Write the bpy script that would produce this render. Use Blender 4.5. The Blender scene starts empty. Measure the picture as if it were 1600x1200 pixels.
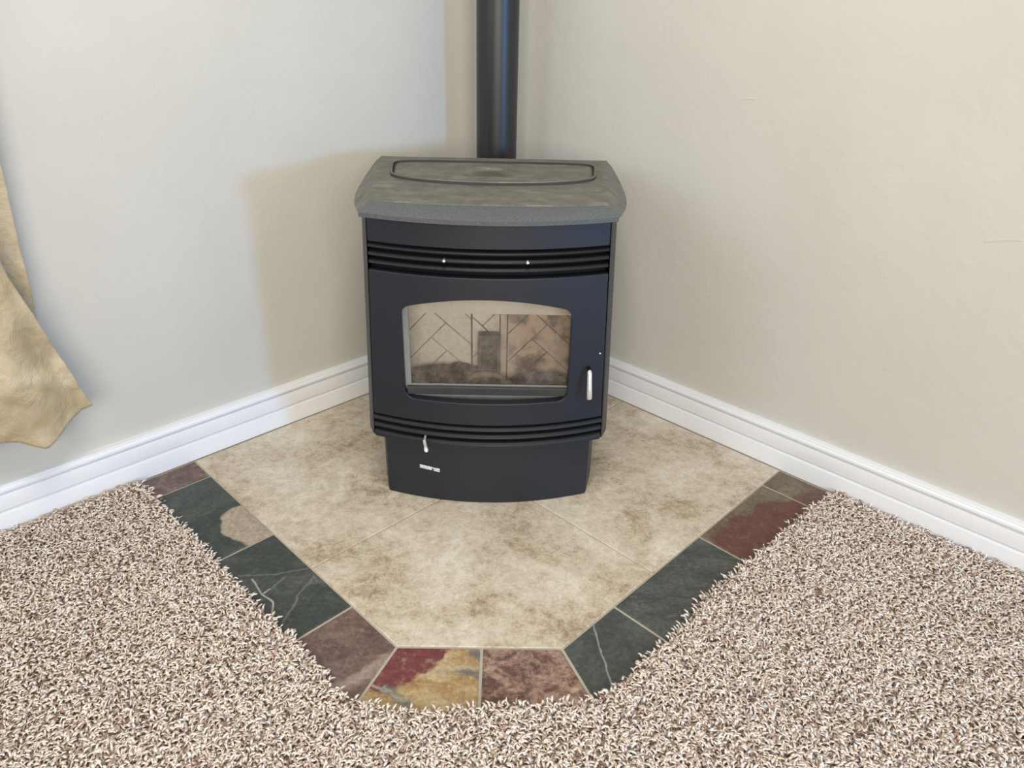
import bpy, bmesh, math, random
import numpy as np
from mathutils import Vector, Matrix
random.seed(7); rng = np.random.default_rng(11)
SC = bpy.context.scene
COL = SC.collection

# ------------------------------------------------------------------ camera
def camera_axes(yaw, pitch, roll):
    cy, sy, cp, sp = math.cos(yaw), math.sin(yaw), math.cos(pitch), math.sin(pitch)
    f = Vector((sy*cp, cy*cp, -sp)); r = Vector((cy, -sy, 0)); u = r.cross(f)
    c, s = math.cos(roll), math.sin(roll)
    return c*r + s*u, -s*r + c*u, f
cam_d = bpy.data.cameras.new('camera'); cam = bpy.data.objects.new('camera', cam_d); COL.objects.link(cam)
r_, u_, f_ = camera_axes(0.0122, 0.4785, 0.0228)
m3 = Matrix((r_, u_, -f_)).transposed().to_4x4(); m3.translation = Vector((0.0365, -2.3194, 1.0425))
cam.matrix_world = m3
cam_d.sensor_fit = 'HORIZONTAL'; cam_d.sensor_width = 36.0; cam_d.lens = 1139.0/1600*36.0
cam_d.clip_start = 0.02
SC.camera = cam

# ------------------------------------------------------------------ light
SC.view_settings.view_transform = 'Standard'; SC.view_settings.look = 'None'
SC.view_settings.gamma = 1.0; SC.view_settings.exposure = 0.0
SC.view_settings.use_curve_mapping = False
world = bpy.data.worlds.new('world'); SC.world = world; world.use_nodes = True
bg = world.node_tree.nodes['Background']
bg.inputs['Color'].default_value = (1.0, 0.94, 0.85, 1); bg.inputs['Strength'].default_value = 0.22

def area(name, loc, target, sx, sy, power, color, spread=180):
    d = bpy.data.lights.new(name, 'AREA'); d.shape = 'RECTANGLE'; d.size = sx; d.size_y = sy
    d.energy = power; d.color = color; d.spread = math.radians(spread)
    o = bpy.data.objects.new(name, d); COL.objects.link(o); o.location = loc
    o.rotation_euler = (Vector(target) - Vector(loc)).to_track_quat('-Z', 'Z').to_euler()
    return o
# glass door of the room beyond, far to the right and low: the cool light that throws the stove's shadow
area('patio_door_daylight', (3.15, -4.05, 0.92), (-0.3, -0.5, 0.7), 0.42, 0.5, 72, (0.20, 0.50, 1.0))
# window in the left wall, beyond the curtain
area('side_window_daylight', (-1.42, -1.95, 1.45), (0.7, -0.75, 0.5), 0.8, 0.9, 9, (0.66, 0.86, 1.0))
# broad warm fill added behind the camera to brighten the corner
area('front_fill_light', (0.25, -4.9, 1.55), (0, -.3, 0.4), 2.6, 1.7, 101, (1.0, 0.92, 0.79))
# overhead fill added to lift the hearth and carpet
area('overhead_fill_light', (0.05, -1.75, 2.42), (0.05, -1.75, 0), 0.7, 0.7, 25, (1.0, 0.94, 0.86))

# ------------------------------------------------------------------ helpers
R2 = math.sqrt(0.5)
Lv = Vector((-R2, -R2, 0)); Rv = Vector((R2, -R2, 0))
def wp(l, r, z=0.0): return Lv*l + Rv*r + Vector((0, 0, z))      # l along the left wall, r along the right wall

def tag(o, label=None, cat=None, kind=None, group=None):
    if label: o['label'] = label
    if cat: o['category'] = cat
    if kind: o['kind'] = kind
    if group: o['group'] = group
    return o
def thing(name, loc, label, cat):
    o = bpy.data.objects.new(name, None); COL.objects.link(o); o.location = loc
    o.empty_display_size = 0.1
    return tag(o, label, cat)
def base_of(p):
    while p.parent: p = p.parent
    return Vector(p.location)
def obj(name, bm, mat, parent=None, smooth=40, bevel=0.0, seg=2, origin=None, normals=True):
    if normals: bmesh.ops.recalc_face_normals(bm, faces=bm.faces)
    me = bpy.data.meshes.new(name)
    off = base_of(parent) if parent else Vector(origin or (0, 0, 0))
    bmesh.ops.translate(bm, verts=bm.verts, vec=-off)
    bm.to_mesh(me); bm.free()
    if smooth:
        me.shade_smooth(); me.set_sharp_from_angle(angle=math.radians(smooth))
    o = bpy.data.objects.new(name, me); COL.objects.link(o)
    for m in (mat if isinstance(mat, (list, tuple)) else [mat]): me.materials.append(m)
    if parent: o.parent = parent
    elif origin: o.location = origin
    if bevel:
        b = o.modifiers.new('bevel', 'BEVEL'); b.width = bevel; b.segments = seg
        b.limit_method = 'ANGLE'; b.angle_limit = math.radians(38); b.harden_normals = False
    return o
def BM(): return bmesh.new()
def box(bm, x0, x1, y0, y1, z0, z1):
    v = [bm.verts.new((x, y, z)) for z in (z0, z1) for y in (y0, y1) for x in (x0, x1)]
    for f in ((0,1,3,2),(4,6,7,5),(0,4,5,1),(2,3,7,6),(0,2,6,4),(1,5,7,3)): bm.faces.new([v[i] for i in f])
def prism(bm, poly, z0, z1, inset=0.0, drop=0.0):
    """upright prism over a plan polygon (list of Vectors), its top edge softened by one ring"""
    c = sum(poly, Vector((0, 0, 0)))/len(poly); n = len(poly)
    lo = [bm.verts.new((p.x, p.y, z0)) for p in poly]
    if inset:
        mid = [bm.verts.new((p.x, p.y, z1-drop)) for p in poly]
        tp = shrink([(p.x, p.y) for p in poly], inset)
        hi = [bm.verts.new((x, y, z1)) for x, y in tp]; rings = [lo, mid, hi]
    else:
        hi = [bm.verts.new((p.x, p.y, z1)) for p in poly]; rings = [lo, hi]
    for a, b in zip(rings, rings[1:]):
        for i in range(n): bm.faces.new((a[i], a[(i+1) % n], b[(i+1) % n], b[i]))
    bm.faces.new(hi); bm.faces.new(lo[::-1])
def shrink(poly, d):
    """inward offset of a convex 2-D polygon"""
    n = len(poly); A = sum(poly[i][0]*poly[(i+1) % n][1]-poly[(i+1) % n][0]*poly[i][1] for i in range(n))
    s = 1 if A > 0 else -1; L = []
    for i in range(n):
        (x0, y0), (x1, y1) = poly[i], poly[(i+1) % n]; l = math.hypot(x1-x0, y1-y0)
        nx, ny = -s*(y1-y0)/l, s*(x1-x0)/l; L.append((nx, ny, nx*x0+ny*y0+d))
    out = []
    for i in range(n):
        a, b, c = L[i-1]; e, f, g = L[i]; D = a*f-b*e
        out.append(((c*f-b*g)/D, (a*g-c*e)/D))
    return out
def tube(bm, pts, rad, n=14, caps=True):
    pts = [Vector(p) for p in pts]; rad = rad if isinstance(rad, (list, tuple)) else [rad]*len(pts)
    prev = None; first = None
    t0 = (pts[1]-pts[0]).normalized(); up = Vector((0, 0, 1)) if abs(t0.z) < .9 else Vector((1, 0, 0))
    a = t0.cross(up).normalized()
    for i, p in enumerate(pts):
        t = (pts[min(i+1, len(pts)-1)]-pts[max(i-1, 0)]).normalized()
        a = (a - t*a.dot(t)).normalized(); b = t.cross(a)
        ring = [bm.verts.new(p + (a*math.cos(2*math.pi*k/n)+b*math.sin(2*math.pi*k/n))*rad[i]) for k in range(n)]
        if prev:
            for k in range(n): bm.faces.new((prev[k], prev[(k+1) % n], ring[(k+1) % n], ring[k]))
        else: first = ring
        prev = ring
    if caps: bm.faces.new(first[::-1]); bm.faces.new(prev)
def ball(bm, c, r, sx=1, sy=1, sz=1, seg=14):
    m = Matrix.Translation(Vector(c)) @ Matrix.Diagonal((r*sx, r*sy, r*sz, 1))
    bmesh.ops.create_uvsphere(bm, u_segments=seg, v_segments=seg//2+1, radius=1, matrix=m)

# ------------------------------------------------------------------ materials
class Mat:
    def __init__(s, name, rough=0.6, metal=0.0, spec=0.5):
        s.m = bpy.data.materials.new(name); s.m.use_nodes = True; s.t = s.m.node_tree
        s.b = s.t.nodes['Principled BSDF']; s.b.inputs['Roughness'].default_value = rough
        s.b.inputs['Metallic'].default_value = metal; s.b.inputs['Specular IOR Level'].default_value = spec
        s.co = None
    def _in(s, sock, v):
        if isinstance(v, bpy.types.NodeSocket): s.t.links.new(v, sock)
        elif isinstance(v, (tuple, list)) and sock.type == 'RGBA' and len(v) == 3: sock.default_value = (*v, 1)
        else: sock.default_value = v
    def pos(s):
        if not s.co: s.co = s.t.nodes.new('ShaderNodeTexCoord').outputs['Object']
        return s.co
    def mapped(s, scale=(1, 1, 1), rot=(0, 0, 0)):
        n = s.t.nodes.new('ShaderNodeMapping'); s._in(n.inputs['Vector'], s.pos())
        n.inputs['Scale'].default_value = scale; n.inputs['Rotation'].default_value = rot
        return n.outputs[0]
    def noise(s, scale, detail=4, rough=0.55, dist=0.0, vec=None, color=False):
        n = s.t.nodes.new('ShaderNodeTexNoise'); s._in(n.inputs['Vector'], vec if vec else s.pos())
        n.inputs['Scale'].default_value = scale; n.inputs['Detail'].default_value = detail
        n.inputs['Roughness'].default_value = rough; n.inputs['Distortion'].default_value = dist
        return n.outputs['Color' if color else 'Fac']
    def voro(s, scale, feature='F1', vec=None):
        n = s.t.nodes.new('ShaderNodeTexVoronoi'); n.feature = feature
        s._in(n.inputs['Vector'], vec if vec else s.pos()); n.inputs['Scale'].default_value = scale
        return n.outputs['Distance']
    def ramp(s, fac, stops):
        n = s.t.nodes.new('ShaderNodeValToRGB'); s._in(n.inputs[0], fac); e = n.color_ramp.elements
        while len(e) < len(stops): e.new(0.5)
        for el, (p, c) in zip(e, stops): el.position = p; el.color = (*c, 1) if len(c) == 3 else c
        return n.outputs[0]
    def step(s, v, a, b):
        n = s.t.nodes.new('ShaderNodeMapRange'); n.interpolation_type = 'SMOOTHSTEP'
        s._in(n.inputs[0], v); n.inputs[1].default_value = a; n.inputs[2].default_value = b
        n.inputs[3].default_value = 0; n.inputs[4].default_value = 1
        return n.outputs[0]
    def math(s, op, a, b=0.0, c=0.0):
        n = s.t.nodes.new('ShaderNodeMath'); n.operation = op
        s._in(n.inputs[0], a); s._in(n.inputs[1], b)
        if op in ('MULTIPLY_ADD',): s._in(n.inputs[2], c)
        return n.outputs[0]
    def mix(s, fac, a, b, mode='MIX'):
        n = s.t.nodes.new('ShaderNodeMix'); n.data_type = 'RGBA'; n.blend_type = mode
        s._in(n.inputs[0], fac); s._in(n.inputs[6], a); s._in(n.inputs[7], b)
        return n.outputs[2]
    def vm(s, op, a, b=(0, 0, 0), out=0):
        n = s.t.nodes.new('ShaderNodeVectorMath'); n.operation = op
        s._in(n.inputs[0], a); s._in(n.inputs[1], b)
        return n.outputs['Value'] if op in ('DOT_PRODUCT', 'LENGTH', 'DISTANCE') else n.outputs[0]
    def wobble(s, scale, amp, detail=3):
        """position pushed about by noise, so that drawn edges wander"""
        c = s.noise(scale, detail, color=True); c = s.vm('SUBTRACT', c, (0.5, 0.5, 0.5))
        return s.vm('ADD', s.pos(), s.vm('MULTIPLY', c, (amp, amp, amp)))
    def seg(s, p, a, b):
        """distance from p to the segment a-b"""
        a = Vector(a); b = Vector(b); d = b-a
        pa = s.vm('SUBTRACT', p, tuple(a))
        t = s.math('DIVIDE', s.vm('DOT_PRODUCT', pa, tuple(d)), d.length_squared)
        n = s.t.nodes.new('ShaderNodeClamp'); s._in(n.inputs[0], t); t = n.outputs[0]
        n = s.t.nodes.new('ShaderNodeVectorMath'); n.operation = 'SCALE'
        n.inputs[0].default_value = d; s._in(n.inputs['Scale'], t)
        return s.vm('DISTANCE', pa, n.outputs[0])
    def lines(s, p, segs, width):
        d = None
        for a, b in segs:
            a = (*a, 0) if len(a) == 2 else a; b = (*b, 0) if len(b) == 2 else b
            x = s.seg(p, a, b); d = x if d is None else s.math('MINIMUM', d, x)
        return s.math('SUBTRACT', 1.0, s.step(d, width*.3, width))
    def flatpos(s, p):                     # drop the height so plan distances can be drawn on floor tiles
        return s.vm('MULTIPLY', p, (1, 1, 0))
    def color(s, c): s._in(s.b.inputs['Base Color'], c); return s
    def rough(s, c): s._in(s.b.inputs['Roughness'], c); return s
    def bump(s, h, strength=0.3, dist=0.002, prev=None):
        n = s.t.nodes.new('ShaderNodeBump'); s._in(n.inputs['Height'], h)
        n.inputs['Strength'].default_value = strength; n.inputs['Distance'].default_value = dist
        s._in(s.b.inputs['Normal'], n.outputs[0]); return s
def srgb(r, g, b):
    f = lambda c: (c/255/12.92 if c <= 10.3 else ((c/255+.055)/1.055)**2.4)
    return (f(r), f(g), f(b))

# wall paint: warm greige with a light orange-peel and trowel texture
def wall_mat(name, creases=()):
    M = Mat(name, 0.75, spec=0.25)
    blot = M.noise(3.0, 3)
    M.color(M.mix(M.step(blot, .35, .7), (0.600, 0.582, 0.528), (0.625, 0.607, 0.553)))
    h = M.math('ADD', M.math('MULTIPLY', M.noise(230, 2, .6), 0.35), M.math('MULTIPLY', M.step(M.noise(16, 5, .6, .6), .42, .7), 0.55))
    h = M.math('ADD', h, M.math('MULTIPLY', M.noise(60, 4, .6), .5))
    if creases: h = M.math('ADD', h, M.math('MULTIPLY', M.lines(M.wobble(40, .006), creases, .003), .9))
    M.bump(h, 0.42, 0.0016)
    return M.m
def P3(v): return tuple(v)
MW_L = wall_mat('wall_paint_left')
MW_R = wall_mat('wall_paint_right', [(P3(wp(-.012, 1.346, .658)), P3(wp(-.012, 1.404, .673))), (P3(wp(-.012, .790, .8645)), P3(wp(-.012, .821, .8695)))])
M = Mat('white_trim_paint', 0.35); M.color((0.85, 0.862, 0.885)); M.bump(M.noise(90, 3), .08, .001); MTRIM = M.m
M = Mat('grout', 0.9, spec=.2); M.color(M.mix(M.noise(60, 3), (0.40, .36, .285), (0.52, .475, .39))); M.bump(M.noise(400, 2), .3, .001); MGROUT = M.m

# stove finishes
def black_paint(name, base, rough=.48, grain=.3, spec=.6):
    M = Mat(name, rough, spec=spec)
    M.color(M.mix(M.noise(7, 3), base, tuple(c*1.25 for c in base)))
    M.bump(M.noise(900, 1), grain, .0004)
    return M.m
MBLK = black_paint('stove_black_paint', (0.0082, 0.0106, 0.0172))
MBLK2 = black_paint('stove_side_paint', (0.028, 0.028, 0.029), .5)
MLOUV = black_paint('louvre_black_paint', (0.009, 0.009, 0.010), .5, spec=.4)
MDEEP = black_paint('stove_deep_black', (0.006, 0.006, 0.006), .7, spec=.2)
MPIPE = black_paint('pipe_black_paint', (0.014, 0.0142, 0.015), .37)
M = Mat('dusty_cast_iron', .62, spec=.35)
dust = M.step(M.noise(16, 8, .75, .6, M.mapped((1, 1.8, 1))), .48, .66)
speck = M.noise(420, 2, .7)
c = M.mix(M.step(M.noise(30, 4), .3, .75), (0.125, 0.124, 0.104), (0.175, 0.172, 0.145))
c = M.mix(M.math('MULTIPLY', dust, .75), c, (0.26, 0.235, 0.18))
c = M.mix(M.math('MULTIPLY', M.step(speck, .5, .72), .35), c, (0.05, .052, .048))
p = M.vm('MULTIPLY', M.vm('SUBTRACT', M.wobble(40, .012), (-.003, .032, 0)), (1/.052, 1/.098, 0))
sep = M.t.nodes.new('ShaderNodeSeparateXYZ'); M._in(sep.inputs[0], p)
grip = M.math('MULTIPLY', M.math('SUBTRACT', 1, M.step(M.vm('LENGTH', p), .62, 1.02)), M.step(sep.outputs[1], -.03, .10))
c = M.mix(M.math('MULTIPLY', grip, .65), c, (.055, .055, .046))   # shade of the finger scoop painted into the lid colour
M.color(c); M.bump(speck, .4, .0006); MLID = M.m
M = Mat('groove_shade_iron', .8, spec=.2); M.color((.052, .052, .045)); MGROOVE = M.m  # darker iron that paints the shade in the hopper cover's groove
M = Mat('cast_iron_front', .5, spec=.4); M.color(M.mix(M.step(M.noise(380, 2, .7), .4, .7), (.088, .096, .096), (.130, .138, .138))); M.bump(M.noise(420, 2), .3, .0006); MLIP = M.m
M = Mat('brushed_chrome', .22, .8); M.color((0.92, .91, .88)); MCHR = M.m
M = Mat('pale_metal', .4, .25); M.color((.86, .84, .78)); MPALE = M.m
M = Mat('badge_metal', .35, .45); M.color(M.mix(M.step(M.noise(330, 1), .45, .6), (.9, .9, .92), (.66, .67, .72))); MBADGE = M.m
M = Mat('window_gasket_steel', .55, .2); M.color(M.mix(M.noise(40, 4), (.22, .215, .20), (.34, .33, .30))); MGASK = M.m
M = Mat('door_ledge_metal', .5, .2); M.color(M.mix(M.noise(40, 4), (.035, .038, .035), (.06, .063, .058))); MLEDGE = M.m
# firebox liner: pale fibre board, the shade on its right side painted in brown
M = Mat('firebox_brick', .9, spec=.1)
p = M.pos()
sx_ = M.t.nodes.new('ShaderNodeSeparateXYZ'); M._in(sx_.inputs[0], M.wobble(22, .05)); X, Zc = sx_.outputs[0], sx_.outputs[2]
right_shade = M.math('MULTIPLY', M.step(X, .0, .09), M.step(M.noise(26, 5, .65), .40, .62))
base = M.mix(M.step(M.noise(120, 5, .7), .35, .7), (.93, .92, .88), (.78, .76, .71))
base = M.mix(M.step(X, -.03, .08), base, (.66, .50, .39))  # unlit side made browner in the base colour
M.color(M.mix(M.math('MULTIPLY', right_shade, .8), base, (.085, .068, .055))); M.bump(M.noise(300, 3), .4, .001); MBRICK = M.m
M = Mat('firebox_joint', .95, spec=.1); M.color((.16, .145, .125)); MJOINT = M.m
M = Mat('pale_baffle', .8, spec=.1); M.color(M.mix(M.noise(50, 4), (.95, .93, .89), (.88, .84, .78))); MBAF = M.m
M = Mat('charred_log', .95, spec=.1); M.color(M.mix(M.step(M.noise(45, 5, .7), .4, .7), (.055, .047, .042), (.20, .165, .14))); M.bump(M.noise(80, 5), .8, .006); MLOG = M.m
M = Mat('ash', .95, spec=.1); M.color(M.mix(M.noise(90, 5, .7), (.20, .165, .12), (.40, .34, .26))); M.bump(M.noise(200, 4), .6, .003); MASH = M.m
M = Mat('burn_pot_steel', .7, .1); M.color(M.mix(M.noise(70, 5), (.12, .115, .105), (.19, .18, .165))); MPOT = M.m
M = Mat('firebox_floor', .95, spec=.1); M.color(M.mix(M.step(M.noise(60, 5, .7), .4, .7), (.06, .05, .04), (.17, .14, .11))); M.bump(M.noise(150, 4), .6, .003); MFLO = M.m
# glass: clear, with smoke film
M = Mat('smoked_glass', .06)
t = M.t; nd = t.nodes; out = nd['Material Output']
tr = nd.new('ShaderNodeBsdfTransparent'); tr.inputs[0].default_value = (.96, .95, .93, 1)
gl = nd.new('ShaderNodeBsdfGlossy'); gl.inputs['Roughness'].default_value = .04
df = nd.new('ShaderNodeBsdfDiffuse'); df.inputs[0].default_value = (.55, .48, .41, 1)
fr = nd.new('ShaderNodeFresnel'); fr.inputs[0].default_value = 1.45
mx1 = nd.new('ShaderNodeMixShader'); mx2 = nd.new('ShaderNodeMixShader')
film = M.math('MULTIPLY_ADD', M.step(M.noise(34, 5, .7), .35, .8), .16, .04)
t.links.new(film, mx1.inputs[0]); t.links.new(tr.outputs[0], mx1.inputs[1]); t.links.new(df.outputs[0], mx1.inputs[2])
t.links.new(fr.outputs[0], mx2.inputs[0]); t.links.new(mx1.outputs[0], mx2.inputs[1]); t.links.new(gl.outputs[0], mx2.inputs[2])
t.links.new(mx2.outputs[0], out.inputs['Surface']); MGLASS = M.m

# floor tiles
M = Mat('travertine_tile', .42, spec=.4)
n1 = M.noise(5.0, 7, .66, .5); n2 = M.noise(38, 7, .78, .35); n3 = M.noise(170, 5, .8)
v = M.math('ADD', M.math('MULTIPLY', n1, .5), M.math('ADD', M.math('MULTIPLY', n2, .40), M.math('MULTIPLY', n3, .25)))
c = M.ramp(v, [(.40, (.205, .14, .085)), (.485, (.37, .28, .185)), (.555, (.56, .468, .35)), (.68, (.74, .675, .56))])
c = M.mix(M.math('MULTIPLY', M.step(M.voro(60, vec=M.wobble(40, .03)), .35, .1), .25), c, (.30, .22, .14))
M.color(c); M.rough(M.math('MULTIPLY_ADD', n2, .25, .33)); M.bump(n2, .15, .001); MTRAV = M.m

def slate(name, stops, scale=9, streak=(1, 1, 1), rot=0, rough=.45, overlay=None):
    M = Mat(name, rough, spec=.4)
    vec = M.mapped(streak, (0, 0, rot))
    n1 = M.noise(scale, 7, .66, .8, vec); n2 = M.noise(110, 6, .75)
    v = M.math('ADD', M.math('MULTIPLY', n1, .68), M.math('MULTIPLY', n2, .32))
    c = M.ramp(v, stops)
    if overlay: c = overlay(M, c)
    grain = M.noise(95, 7, .78)
    c = M.mix(M.math('MULTIPLY', M.step(M.noise(48, 6, .72), .50, .70), .38), c, stops[-1][1])
    c = M.mix(1.0, c, M.ramp(grain, [(.30, (.62, .62, .62)), (.50, (.98, .98, .98)), (.68, (1.35, 1.33, 1.30))]), 'MULTIPLY')
    M.color(c); M.bump(M.math('ADD', M.noise(24, 6, .6, .5), M.math('MULTIPLY', n2, .3)), .35, .0022)
    return M.m
GREEN = [(.32, (.027, .034, .030)), (.50, (.048, .057, .050)), (.62, (.080, .090, .079)), (.75, (.14, .148, .132))]
GREY = [(.32, (.036, .043, .041)), (.50, (.060, .068, .063)), (.62, (.095, .104, .096)), (.75, (.15, .158, .146))]
PURP = [(.30, (.070, .042, .036)), (.50, (.150, .092, .078)), (.66, (.230, .165, .140)), (.8, (.36, .29, .25))]
RUST = [(.36, (.085, .045, .037)), (.45, (.13, .072, .058)), (.51, (.27, .165, .125)), (.58, (.40, .28, .21)), (.68, (.52, .43, .35))]
OLIVE = [(.32, (.085, .062, .042)), (.5, (.16, .122, .082)), (.7, (.26, .21, .14))]
OCHRE = [(.34, (.25, .145, .065)), (.46, (.38, .245, .11)), (.56, (.47, .36, .20)), (.7, (.52, .42, .29))]
def ov_spot(M, c):
    p = M.flatpos(M.wobble(9, .05)); d = M.seg(p, (-.535, -.998, 0), (-.475, -1.04, 0))
    m = M.math('SUBTRACT', 1, M.step(d, .058, .066))
    tan = M.mix(M.noise(60, 5), (.34, .27, .20), (.47, .39, .30))
    return M.mix(m, c, tan)
def ov_veins(M, c):
    p = M.flatpos(M.wobble(14, .035)); bright = [((-.467, -1.19), (-.435, -1.232)), ((-.435, -1.232), (-.408, -1.254)), ((-.408, -1.254), (-.3965, -1.294)), ((-.435, -1.232), (-.424, -1.216))]
    faint = [((-.50, -1.184), (-.361, -1.156)), ((-.351, -1.177), (-.361, -1.231)), ((-.361, -1.231), (-.373, -1.305)), ((-.351, -1.177), (-.3386, -1.19)), ((-.424, -1.216), (-.40, -1.18))]
    c = M.mix(M.math('MULTIPLY', M.lines(p, faint, .0034), .35), c, (.28, .27, .24))
    return M.mix(M.math('MULTIPLY', M.lines(M.flatpos(M.wobble(14, .012)), bright, .0030), .85), c, (.42, .39, .34))
def ov_palevein(M, c):
    p = M.flatpos(M.wobble(18, .05)); m = M.lines(p, [((-.165, -1.39), (-.201, -1.427)), ((-.201, -1.427), (-.26, -1.46))], .016)
    return M.mix(M.math('MULTIPLY', m, .6), c, (.42, .33, .27))
def ov_colour(M, c):
    p = M.flatpos(M.wobble(34, .045, 6))
    d = M.math('MINIMUM', M.seg(p, (-.15, -1.365, 0), (-.085, -1.362, 0)), M.seg(p, (-.165, -1.43, 0), (-.105, -1.385, 0)))
    c = M.mix(M.math('SUBTRACT', 1, M.step(d, .024, .034)), c, M.mix(M.noise(40, 5), (.12, .028, .033), (.22, .065, .062)))
    blue = M.lines(p, [((-.025, -1.412), (.003, -1.426)), ((-.012, -1.363), (.002, -1.378)), ((-.15, -1.452), (-.10, -1.505))], .013)
    c = M.mix(M.math('MULTIPLY', blue, .75), c, (.125, .145, .15))
    vein = M.lines(p, [((-.075, -1.413), (-.0386, -1.4026)), ((-.0386, -1.4026), (.004, -1.40)), ((-.18, -1.44), (-.149, -1.455)), ((-.149, -1.455), (-.12, -1.483))], .006)
    return M.mix(M.math('MULTIPLY', vein, .7), c, (.36, .33, .25))
def ov_scratch(M, c):
    p = M.flatpos(M.wobble(30, .008)); m = M.lines(p, [((.2117, -1.285), (.2224, -1.3667)), ((.2224, -1.3667), (.237, -1.47))], .0026)
    c = M.mix(M.math('MULTIPLY', m, .55), c, (.42, .40, .36))
    s = M.math('SUBTRACT', 1, M.step(M.voro(26, vec=M.wobble(20, .05)), .05, .10))
    return M.mix(M.math('MULTIPLY', s, .35), c, (.36, .35, .33))
def ov_wisps(M, c):
    n = M.noise(7, 5, .6, 1.5, M.mapped((1, 4, 1), (0, 0, .35))); m = M.math('SUBTRACT', 1, M.step(M.math('ABSOLUTE', M.math('SUBTRACT', n, .52)), .004, .02))
    return M.mix(M.math('MULTIPLY', m, .28), c, (.24, .23, .21))
def ov_red(M, c):
    p = M.flatpos(M.wobble(16, .10, 6))
    d = M.math('MINIMUM', M.seg(p, (.565, -1.045, 0), (.69, -.955, 0)), M.seg(p, (.62, -1.06, 0), (.76, -.93, 0)))
    return M.mix(M.math('SUBTRACT', 1, M.step(d, .048, .066)), c, M.mix(M.noise(30, 5), (.095, .036, .03), (.16, .064, .052)))
def ov_red2(M, c):
    p = M.flatpos(M.wobble(20, .04, 5)); d = M.seg(p, (.77, -.895, 0), (.86, -.855, 0))
    return M.mix(M.math('SUBTRACT', 1, M.step(d, .02, .04)), c, M.mix(M.noise(30, 5), (.11, .05, .045), (.19, .09, .08)))

# ------------------------------------------------------------------ the room
WO = -0.012        # the wall plane lies this far behind the baseboard reference line
def slab_wall(name, mat, a_dir, n_dir, length):
    bm = BM(); o = n_dir*WO; q = n_dir*(WO-.11); c0 = a_dir*(WO)  # starts at the room corner
    pts = [c0+o, a_dir*length+o, a_dir*length+q, a_dir*(WO-.11)+q]
    lo = [bm.verts.new((p.x, p.y, -.05)) for p in pts]; hi = [bm.verts.new((p.x, p.y, 2.44)) for p in pts]
    for i in range(4): bm.faces.new((lo[i], lo[(i+1) % 4], hi[(i+1) % 4], hi[i]))
    bm.faces.new(hi); bm.faces.new(lo[::-1])
    return tag(obj(name, bm, mat, smooth=0), kind='structure')
slab_wall('wall_left', MW_L, Lv, Rv, 3.4)
slab_wall('wall_right', MW_R, Rv, Lv, 3.4)
bm = BM()
pl = [wp(-.12, -.12), wp(3.4, -.12), wp(3.4, 3.4), wp(-.12, 3.4)]
prism(bm, pl, -.10, -.012)
M = Mat('subfloor', .9); M.color((.20, .16, .12)); tag(obj('floor', bm, M.m, smooth=0), kind='structure')

PROF = [(WO, .1120), (.000, .1118), (.0030, .1108), (.0042, .1088), (.0042, .1060), (.0062, .1042), (.0072, .1020), (.0072, .0975), (.0050, .0958),
        (-.0030, .0950), (-.0040, .0925), (-.0030, .0900), (.0040, .0885), (.0052, .0840), (.0052, .0545), (.0046, .0525), (-.0020, .0512), (-.0020, .0490), (.0062, .0478),
        (.0085, .0462), (.0092, .0435), (.0092, .0), (WO, .0)]
def baseboard(name, a_dir, n_dir, left):
    bm = BM(); rings = []
    for s_end in (None, 3.35):
        ring = []
        for d, z in PROF:
            s = d if s_end is None else s_end          # mitred in the corner
            p = a_dir*s + n_dir*d; ring.append(bm.verts.new((p.x, p.y, z)))
        rings.append(ring)
    n = len(PROF)
    for i in range(n): bm.faces.new((rings[0][i], rings[0][(i+1) % n], rings[1][(i+1) % n], rings[1][i]))
    bm.faces.new(rings[0]); bm.faces.new(rings[1][::-1])
    return tag(obj(name, bm, MTRIM, smooth=30), kind='structure')
baseboard('baseboard_left', Lv, Rv, True); baseboard('baseboard_right', Rv, Lv, False)

# ------------------------------------------------------------------ hearth: grout bed, travertine field, slate border
hearth = thing('tiled_hearth', (0, 0, 0), 'five sided corner hearth of beige stone tiles edged with slate under the stove', 'hearth')
IN, JT, OUT = 1.067, 0.565, 1.222           # inner edge of the border, field joint, outer edge
YF = (IN + .8535)*R2                        # field's front cut at y = -YF
YO = YF + (OUT-IN)
bm = BM(); lim = OUT+.01; rr = (YO+.01)/R2-lim
prism(bm, [wp(.005, .005), wp(lim, .005), wp(lim, rr), wp(rr, lim), wp(.005, lim)], -.03, -.0022)
obj('grout_bed', bm, MGROUT, hearth, smooth=0)
G = .0014                                    # half the grout line of the field
def tile(name, poly, mat, g, label=None, rise=0.0):
    pts = [(p.x, p.y) for p in poly]; pts = shrink(pts, g)
    bm = BM(); prism(bm, [Vector((x, y, 0)) for x, y in pts], -.012, rise, .0018, .0014)
    o = obj(name, bm, mat, hearth, smooth=30)
    if label: o['label'] = label
    return o
e = .012
tile('stone_tile', [wp(e, e), wp(JT, e), wp(JT, JT), wp(e, JT)], MTRAV, G)
tile('stone_tile', [wp(JT, e), wp(IN, e), wp(IN, JT), wp(JT, JT)], MTRAV, G)
tile('stone_tile', [wp(e, JT), wp(JT, JT), wp(JT, IN), wp(e, IN)], MTRAV, G)
tile('stone_tile', [wp(JT, JT), wp(IN, JT), wp(IN, .8535), wp(.8535, IN), wp(JT, IN)], MTRAV, G)
CR = .8535; dd = OUT-IN; CO = YO/R2-OUT      # corner of the border outside
S = .0029
def lband(r0, r1, **k):
    return [wp(IN, r0), wp(OUT, r0), wp(OUT, r1), wp(IN, r1)]
tile('slate_tile', lband(e, .103), slate('slate_mauve', PURP, 22), S, 'small mauve brown slate tile at the left baseboard')
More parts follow.
